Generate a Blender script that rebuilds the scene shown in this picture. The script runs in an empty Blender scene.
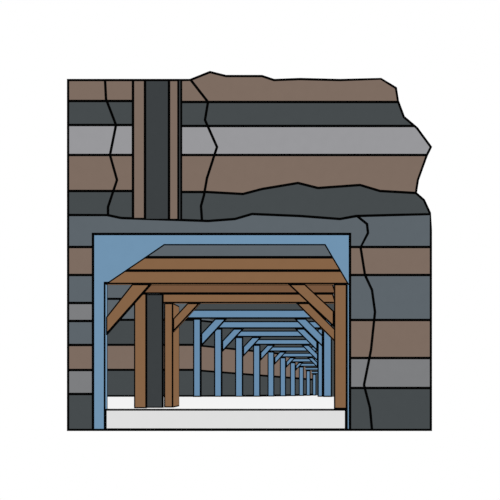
import bpy, bmesh, math
from mathutils import Vector
sc = bpy.context.scene
sc.view_settings.view_transform = 'Standard'
sc.view_settings.look = 'None'
S = 50.0; VX = 322.0; VY = 377.0; CZ = (430 - VY) / S; D = 10.0
def W(px, py, q=1.0):
    return ((px - VX) / S * q, D * (q - 1.0), CZ + (VY - py) / S * q)

# ---------------------------------------------------------------- materials
def lin(h):
    out = []
    for i in (0, 2, 4):
        c = int(h[i:i + 2], 16) / 255
        out.append(c / 12.92 if c <= .04045 else ((c + .055) / 1.055) ** 2.4)
    return out
def mat(name, h, var=.012, scale=5, stretch=(1, 1, 1), em=.97):
    m = bpy.data.materials.new(name); m.use_nodes = True
    nt = m.node_tree; nt.nodes.clear(); N = nt.nodes.new; L = nt.links.new
    c = lin(h)
    tc = N('ShaderNodeTexCoord'); mp = N('ShaderNodeMapping'); mp.inputs['Scale'].default_value = stretch
    nz = N('ShaderNodeTexNoise'); nz.inputs['Scale'].default_value = scale; nz.inputs['Detail'].default_value = 2
    L(tc.outputs['Object'], mp.inputs['Vector']); L(mp.outputs[0], nz.inputs['Vector'])
    rp = N('ShaderNodeValToRGB'); e = rp.color_ramp.elements
    e[0].position = .3; e[1].position = .7
    e[0].color = [x * (1 - var) for x in c] + [1]; e[1].color = [min(1, x * (1 + var)) for x in c] + [1]
    L(nz.outputs[0], rp.inputs[0])
    emi = N('ShaderNodeEmission'); dif = N('ShaderNodeBsdfDiffuse'); mx = N('ShaderNodeMixShader'); o = N('ShaderNodeOutputMaterial')
    mx.inputs[0].default_value = 1 - em  # mostly self-lit: emission stands in for light, so colours stay flat and unshaded
    L(rp.outputs[0], emi.inputs[0]); L(rp.outputs[0], dif.inputs[0])
    L(emi.outputs[0], mx.inputs[1]); L(dif.outputs[0], mx.inputs[2]); L(mx.outputs[0], o.inputs[0])
    return m
INK = mat('ink', '040404', 0)
BROWN = mat('rock_brown', '7d6c61'); DARK = mat('rock_dark', '464b4d'); LIGHT = mat('rock_light', '98989b')
SLATE = mat('rock_slate', '5d656b'); GREY = mat('rock_grey', '7d7e80'); BLUE = mat('painted_blue', '7093b0', .01)
BLUED = mat('steel_blue', '698dad', .01)
WOOD = mat('timber', '866447'); WOODD = mat('timber_dark', '77573f')
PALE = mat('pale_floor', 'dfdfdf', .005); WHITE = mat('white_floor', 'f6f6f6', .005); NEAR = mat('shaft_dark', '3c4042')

# ---------------------------------------------------------------- mesh tools
def link(o): sc.collection.objects.link(o); return o
def mesh_obj(name, polys, mt, parent=None, label=None):
    """polys: list of (outline, distance ratio, depth, border width)"""
    bm = bmesh.new()
    for (poly, q, dep, b) in polys:
        bt = b / S * q
        fr = [bm.verts.new(W(x, y, q)) for x, y in poly]
        bk = [bm.verts.new(Vector(v.co) + Vector((0, dep, 0))) for v in fr]
        f = bm.faces.new(fr); g = bm.faces.new(list(reversed(bk))); g.material_index = 0
        n = len(fr); sides = []
        for i in range(n):
            j = (i + 1) % n
            sides.append(bm.faces.new((fr[j], fr[i], bk[i], bk[j])))
        bm.normal_update()
        ins = [f]
        for s_ in sides:
            le = min(e.calc_length() for e in s_.edges)
            if le < 2.6 * bt: s_.material_index = 1
            else: ins.append(s_)
        for ff in ins:
            if b <= 0: continue
            r = bmesh.ops.inset_individual(bm, faces=[ff], thickness=bt, use_even_offset=True)
            for nf in r['faces']: nf.material_index = 1
    bmesh.ops.recalc_face_normals(bm, faces=bm.faces)
    me = bpy.data.meshes.new(name); bm.to_mesh(me); bm.free()
    me.materials.append(mt); me.materials.append(INK)
    cs = [v.co for v in me.vertices]
    c = Vector([(min(v[i] for v in cs) + max(v[i] for v in cs)) / 2 for i in range(3)])
    for v in me.vertices: v.co -= c
    o = link(bpy.data.objects.new(name, me)); o.location = c
    if parent:
        o.parent = parent; o.location = c - parent.location
    if label: o['label'] = label
    return o
def empty(name, loc, label, cat, group=None):
    e = bpy.data.objects.new(name, None); e.location = loc; e.empty_display_size = .2; link(e)
    e['label'] = label; e['category'] = cat
    if group: e['group'] = group
    return e
def rect(x0, y0, x1, y1): return [(x0, y0), (x1, y0), (x1, y1), (x0, y1)]

def xat(curve, y):
    if isinstance(curve, (int, float)): return curve
    if y <= curve[0][1]: return curve[0][0]
    for (x0, y0), (x1, y1) in zip(curve, curve[1:]):
        if y0 <= y <= y1 and y1 > y0: return x0 + (x1 - x0) * (y - y0) / (y1 - y0)
    return curve[-1][0]
def yat(line, x):
    if isinstance(line, (int, float)): return line
    if x <= line[0][0]: return line[0][1]
    for (x0, y0), (x1, y1) in zip(line, line[1:]):
        if x0 <= x <= x1 and x1 > x0: return y0 + (y1 - y0) * (x - x0) / (x1 - x0)
    return line[-1][1]
def corner(line, curve):
    y = yat(line, xat(curve, 150)); 
    for _ in range(30): y = .5 * y + .5 * yat(line, xat(curve, y))
    return (xat(curve, y), y)
def piece(top, bot, l, r):
    a = corner(top, l); b = corner(top, r); c = corner(bot, r); d = corner(bot, l)
    P = [a]
    if not isinstance(top, (int, float)): P += [p for p in top if a[0] + 1 < p[0] < b[0] - 1]
    P.append(b)
    if not isinstance(r, (int, float)): P += [p for p in r if b[1] + 1 < p[1] < c[1] - 1]
    P.append(c)
    if not isinstance(bot, (int, float)): P += [p for p in reversed(bot) if d[0] + 1 < p[0] < c[0] - 1]
    P.append(d)
    if not isinstance(l, (int, float)): P += [p for p in reversed(l) if a[1] + 1 < p[1] < d[1] - 1]
    return P

# ---------------------------------------------------------------- rock block
rock = empty('rock_block', W(250, 430), 'cutaway block of layered brown and grey rock around the tunnel', 'rock')
TH = .45; B = 1.3; LB = 1.4
C1 = [(105, 79), (106, 99), (116, 125), (110, 155), (117, 180), (108, 207), (108, 216)]
C2 = [(190, 79), (208, 102), (205, 120), (217, 147), (207, 178), (204, 195), (201, 206), (202, 221)]
OR = [(381, 79), (396, 88), (398, 101), (404, 117), (417, 128), (431, 147), (427, 155), (418, 180), (416, 193), (424, 200), (430, 213)]
TOP = [(181, 80), (190, 80), (210, 72), (226, 76), (262, 76), (274, 80), (300, 79), (340, 80), (381, 78.5)]
WAVE = [(181, 192), (207, 192), (243, 194), (262, 189), (298, 183), (318, 188), (360, 185), (380, 191), (416, 193)]
BASE = [(68, 215), (107, 215), (121, 218), (181, 220), (208, 221), (235, 219), (252, 214), (300, 216), (340, 219), (356, 216), (431, 214)]
lt = [80, 101, 125, 155, 191, BASE]; rt = [TOP, 102, 126, 155, WAVE, BASE]
mats = [BROWN, DARK, LIGHT, BROWN, DARK]
names = ['brown top rock layer', 'dark grey rock layer', 'pale grey rock layer', 'thick brown rock layer', 'charcoal rock layer with wavy top']
for i in range(5):
    ps = [piece(lt[i], lt[i + 1], 68, C1), piece(lt[i], lt[i + 1], C1, 133),
          piece(rt[i], rt[i + 1], 181, C2), piece(rt[i], rt[i + 1], C2, OR)]
    mesh_obj('rock_layer', [(p, 1, TH, B) for p in ps], mats[i], rock, names[i])
C3 = [(357, 216), (367, 224), (368, 233), (360, 248), (365, 275), (372, 290), (375, 312), (371, 350), (364, 385), (370, 408), (372, 430)]
bl = [p for p in BASE if 68 < p[0] < 356]
U = [(68, 215)] + bl + [(357, 216), (367, 224), (368, 233), (361, 247), (350, 247), (350, 234), (93, 234), (93, 247), (68, 247)]
mesh_obj('rock_layer', [(U, 1, TH, B), (piece([(356, 216), (431, 214)], 247, C3, 431), 1, TH, B)], SLATE, rock, 'slate grey rock layer arching over the tunnel mouth')
for (a, b, m, n) in [(247, 275, BROWN, 'brown'), (275, 320, SLATE, 'slate grey'), (320, 358, BROWN, 'brown'), (358, 388, GREY, 'mid grey'), (388, 430, DARK, 'charcoal')]:
    mesh_obj('rock_layer', [(piece(a, b, 350, C3), 1, TH, B), (piece(a, b, C3, 431), 1, TH, B)], m, rock, n + ' rock layer beside the timber post')
for (a, b, m, n) in [(247, 275, BROWN, 'brown'), (275, 303, SLATE, 'slate grey'), (303, 321, GREY, 'mid grey'), (321, 345, SLATE, 'slate grey'), (345, 370, BROWN, 'brown'), (370, 394, GREY, 'mid grey'), (394, 430, DARK, 'charcoal')]:
    mesh_obj('rock_layer', [(rect(68, a, 93, b), 1, TH, B)], m, rock, n + ' rock layer beside the blue portal')
def strip(name, pts, w, q, y0, y1, parent=None, closed=True):
    bm = bmesh.new(); n = len(pts); P = [Vector(p) for p in pts]
    inn, out = [], []
    for i in range(n):
        a, b, c = P[i - 1], P[i], P[(i + 1) % n]
        d1 = (b - a).normalized(); d2 = (c - b).normalized()
        n1 = Vector((d1.y, -d1.x)); n2 = Vector((d2.y, -d2.x)); m = (n1 + n2).normalized()
        k = min(1.8, 1 / max(.4, m.dot(n1)))
        out.append(b + m * w * k); inn.append(b - m * .3 * k)
    def V(p, y):
        x, _, z = W(p.x, p.y, q); return bm.verts.new((x, y, z))
    o0 = [V(p, y0) for p in out]; i0 = [V(p, y0) for p in inn]; o1 = [V(p, y1) for p in out]; i1 = [V(p, y1) for p in inn]
    for i in range(n):
        j = (i + 1) % n
        for a, b in ((o0, i0), (i0, i1), (i1, o1), (o1, o0)):
            bm.faces.new((a[i], a[j], b[j], b[i]))
    bmesh.ops.recalc_face_normals(bm, faces=bm.faces)
    me = bpy.data.meshes.new(name); bm.to_mesh(me); bm.free(); me.materials.append(INK)
    o = link(bpy.data.objects.new(name, me))
    if parent: o.parent = parent; o.location = -parent.location
    return o
sil = [(68, 80)] + [(133, 80)] + TOP[:-1] + OR + [(431, 230), (431, 430), (68, 430)]
strip('rock_edge', sil, 1.0, 1, -.004, .2, rock)['label'] = 'thin black edge line around the rock'

# ---------------------------------------------------------------- shaft
sh = empty('mine_shaft', W(157, 407, 1.045), 'vertical mine shaft with dark core and brown side linings', 'mine shaft')
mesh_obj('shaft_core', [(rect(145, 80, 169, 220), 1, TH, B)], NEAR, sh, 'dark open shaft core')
mesh_obj('shaft_lining', [(rect(133, 80, 145, 219), 1, TH, B)], BROWN, sh, 'brown shaft lining')
mesh_obj('shaft_lining', [(rect(169, 80, 178.5, 220), 1, TH, B)], BROWN, sh)
mesh_obj('shaft_rim', [(rect(178.5, 80, 181, 220), 1, TH, .8)], NEAR, sh, 'narrow dark rim')
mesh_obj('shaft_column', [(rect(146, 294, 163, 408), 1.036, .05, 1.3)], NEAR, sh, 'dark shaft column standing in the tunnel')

# ---------------------------------------------------------------- portal
portal = mesh_obj('portal_frame', [([(93, 234), (350, 234), (350, 430), (346.5, 430), (346.5, 283), (105, 283), (105, 430), (93, 430)], 1, .12, 1.3)], BLUE)
portal['label'] = 'flat pale blue painted frame around the tunnel mouth'; portal['category'] = 'portal frame'
slab = mesh_obj('floor_slab', [(rect(105, 409, 346.5, 430), 1, .12, 1.7)], PALE)
slab['label'] = 'pale grey slab across the tunnel mouth'; slab['category'] = 'floor slab'

# ---------------------------------------------------------------- timber sets
G = 'timber support frames along the tunnel'
f1 = empty('timber_frame', W(340, 409, .985), 'large brown timber frame with layered lintel and diagonal braces', 'support frame', G)
mesh_obj('roof_board', [([(164, 244), (325.5, 244), (333.3, 257.3), (144.5, 257.3)], .985, .1, LB)], SLATE, f1, 'slate grey roof board')
mesh_obj('roof_beam', [([(144.5, 257.3), (333.3, 257.3), (341.2, 270.6), (124.8, 270.6)], .985, .1, LB)], WOOD, f1, 'brown roof beam')
mesh_obj('crossbeam', [([(124.8, 270.6), (341.2, 270.6), (349, 284), (105, 284)], .985, .1, LB)], WOOD, f1)
mesh_obj('post', [(rect(334, 284, 347, 409), .985, .1, LB)], WOOD, f1)
mesh_obj('brace', [([(132, 284), (151, 284), (106, 335), (106, 317)], .986, .06, LB)], WOOD, f1)
mesh_obj('brace', [([(288, 284), (305, 284), (334, 311), (334, 327)], .986, .06, LB)], WOOD, f1)

def frame(lab, q, lx0, lx1, bt, bb, bx0, bx1, rx0, rx1, fy, m, b, dep, br, rb, cyb):
    f = empty('timber_frame', W(lx0, fy, q), lab, 'support frame', G)
    mesh_obj('crossbeam', [([(bx0 + (bb - bt) * .6, bt), (bx1, bt), (bx1 + (bb - bt) * .3, bb), (bx0, bb)], q, min(dep, .1), b)], cyb, f)
    mesh_obj('post', [(rect(lx0, bb, lx1, fy), q, dep, b)], m, f)
    mesh_obj('post', [(rect(rx0, bb, rx1, fy), q, min(dep, .15), b)], m, f)
    if br:
        h, w = br
        mesh_obj('brace', [([(lx1 + h - w, bb), (lx1 + h, bb), (lx1, bb + h * 1.08), (lx1, bb + (h - w) * 1.08)], q, min(dep, .12) * .6, b)], m, f)
    if rb:
        h, w = rb
        mesh_obj('brace', [([(rx0 - h, bb), (rx0 - h + w, bb), (rx0, bb + (h - w)), (rx0, bb + h)], q, min(dep, .12) * .6, b)], m, f)
    return f
def fl(q): return VY + (409 - VY) / q
frame('brown timber frame beside the dark shaft column', 1.022, 134, 146.5, 284, 293.5, 130, 333, 336, 345, fl(1.022), WOOD, 1.3, .05, None, None, WOODD)
frame('brown timber frame with short diagonal braces', 1.045, 164, 173, 293.5, 303, 154, 333, 336, 344, fl(1.045), WOOD, 1.3, .46, (27, 12.5), (40, 13), WOOD)
specs = [
 (1.6, 193, 201, 309.5, 318.5, 184, 320, 323, 332, 397, (26, 12), (29, 12)),
 (1.9, 214, 222, 321, 328.5, 205, 320, 317.5, 323, 397, (22, 10.5), (23, 10)),
 (2.25, 235, 243, 330.5, 337, 227, 320, 318, 322.5, 397, (18.5, 9.5), None),
 (2.65, 253, 260.3, 339, 344.8, 246, 320, 318, 322.5, 396.8, (15, 8), (17, 8)),
 (3.1, 267.5, 274.3, 346.5, 351.5, 261, 320, 318, 322, 396.6, (12.5, 7), None),
 (3.6, 279.8, 286, 352.8, 357.3, 274, 320, 317.8, 321.5, 396.4, (10, 6), (11, 6)),
 (4.15, 290, 295.6, 358.3, 362.3, 284, 320, 317.8, 321, 396.2, (8, 5), None),
 (4.75, 298.8, 303.8, 363, 366.6, 293, 320, 317.6, 320.8, 396, None, None),
 (5.4, 306, 310.5, 367.2, 370.4, 300, 319.5, 317.6, 320.8, 395.8, None, None),
 (6.1, 312.3, 316.3, 371, 374, 307, 319, 317.5, 320.8, 395.6, None, None)]
for i, s_ in enumerate(specs):
    q, a, b_, bt, bb, x0, x1, r0, r1, fy, br, rb = s_
    if q == 1.6: fy = fl(1.6)
    bd = max(1.0, 1.35 - .05 * i)
    frame('blue painted support frame deep along the tunnel' if i > 2 else 'blue painted support frame with diagonal braces',
          q, a, b_, bt, bb, x0, x1, r0, r1, fy, BLUED, bd, .1, br, rb, BLUED)

# ---------------------------------------------------------------- structure: chamber + gallery
def raw(name, faces, mlist, kind='structure'):
    bm = bmesh.new()
    for pts, mi in faces:
        f = bm.faces.new([bm.verts.new(p) for p in pts]); f.material_index = mi
    me = bpy.data.meshes.new(name); bm.to_mesh(me); bm.free()
    for m in mlist: me.materials.append(m)
    o = link(bpy.data.objects.new(name, me)); o['kind'] = kind
    return o
qs = 1.615; XL = 74
wb = [(240, 300, SLATE), (300, 321, SLATE), (321, 346, DARK), (346, 371, BROWN), (371, 397.3, DARK)]
def bandface(x0, y0, x1, y1, q, mi, out):
    out.append(([W(x0, y0, q), W(x1, y0, q), W(x1, y1, q), W(x0, y1, q)], mi))
ML = [SLATE, DARK, BROWN, INK]
mi = {SLATE: 0, DARK: 1, BROWN: 2}
out = []
for a, b, m in wb:
    x1 = 193.5 if a >= 300 else 345
    bandface(XL, a, x1, b - 2.3, qs, mi[m], out); bandface(XL, b - 2.3, x1, b, qs, 3, out)
bandface(193.5, 300, 345, 312, qs, 1, out)
bandface(323, 312, 360, 397.3, qs, 1, out)
bandface(345, 240, 360, 312, qs, 0, out)
raw('wall_back', out, ML)
yb = W(0, 0, qs)[1]; y0 = .46; q0 = 1 + y0 / D
xl0 = W(XL, 0, q0)[0]; xl1 = W(XL, 0, qs)[0]; x_r = W(360, 0, qs)[0]; zf = W(0, 409, 1)[2]; zt = W(0, 240, qs)[2]
zt0 = W(0, 240, q0)[2]
raw('wall_left', [([(xl0, y0, zf), (xl1, yb, zf), (xl1, yb, zt), (xl0, y0, zt0)], 0)], [SLATE])
raw('wall_right', [([(x_r, y0, zf), (x_r, yb, zf), (x_r, yb, zt), (x_r, y0, zt0)], 0)], [SLATE])
raw('ceiling', [([(xl0, y0, zt0), (x_r, y0, zt0), (x_r, yb, zt), (xl1, yb, zt)], 0)], [SLATE])
raw('floor', [([(W(105, 0)[0], .12, zf), (W(346.5, 0)[0], .12, zf), (x_r, y0, zf), (xl0, y0, zf)], 0),
              ([(xl0, y0, zf), (x_r, y0, zf), (x_r, yb, zf), (xl1, yb, zf)], 0)], [WHITE])
wl, cl, fo, wr = [], [], [], []
S2 = [(s_[0] + .015, s_[1] - (.5 if i else -.5), s_[3] + (1 if i == 0 else 0), 323.5, s_[9] + (.3 if i == 0 else 0)) for i, s_ in enumerate(specs)]
S2.append((6.9, 315, 374, 322, 395.4))
mids = [0, 1, 2, 1]
def yb_(x, t, f): return [t, max(t, 321 + .1 * (x - 193)), max(t, 346 + .1 * (x - 193)), max(t, 371 + .08 * (x - 193)), f]
for (qa, xa, ta, ra, fa), (qb, xb, tb, rb2, fb) in zip(S2, S2[1:]):
    A = yb_(xa, ta, fa); Bq = yb_(xb, tb, fb)
    for k in range(4):
        if A[k + 1] - A[k] < .01 and Bq[k + 1] - Bq[k] < .01: continue
        la = min(2, (A[k + 1] - A[k])); lb = min(2, (Bq[k + 1] - Bq[k]))
        wl.append(([W(xa, A[k], qa), W(xb, Bq[k], qb), W(xb, Bq[k + 1] - lb, qb), W(xa, A[k + 1] - la, qa)], mids[k]))
        wl.append(([W(xa, A[k + 1] - la, qa), W(xb, Bq[k + 1] - lb, qb), W(xb, Bq[k + 1], qb), W(xa, A[k + 1], qa)], 3))
    cl.append(([W(xa, ta, qa), W(ra, ta, qa), W(rb2, tb, qb), W(xb, tb, qb)], 0))
    fo.append(([W(xa, fa, qa), W(ra, fa, qa), W(rb2, fb, qb), W(xb, fb, qb)], 0))
    wr.append(([W(ra, ta, qa), W(rb2, tb, qb), W(rb2, fb, qb), W(ra, fa, qa)], 0))
raw('wall_gallery', wl, ML); raw('ceiling_gallery', cl, [DARK]); raw('floor_gallery', fo, [WHITE]); raw('wall_gallery_side', wr, [DARK])
q, x, t, r, f = S2[-1]
raw('wall_end', [([W(x, t, q), W(r, t, q), W(r, f, q), W(x, f, q)], 0)], [DARK])

# ---------------------------------------------------------------- world, light, camera
w = bpy.data.worlds.new('sky'); sc.world = w; w.use_nodes = True
w.node_tree.nodes['Background'].inputs[0].default_value = (1, 1, 1, 1)
w.node_tree.nodes['Background'].inputs[1].default_value = 1.0
cam = bpy.data.cameras.new('camera'); co = link(bpy.data.objects.new('camera', cam))
co.location = (0, -D, CZ); co.rotation_euler = (math.pi / 2, 0, 0)
cam.sensor_width = 36; cam.lens = 36 * D * S / 500
cam.shift_x = (250 - VX) / 500; cam.shift_y = (VY - 250) / 500; cam.clip_end = 300
sc.camera = co
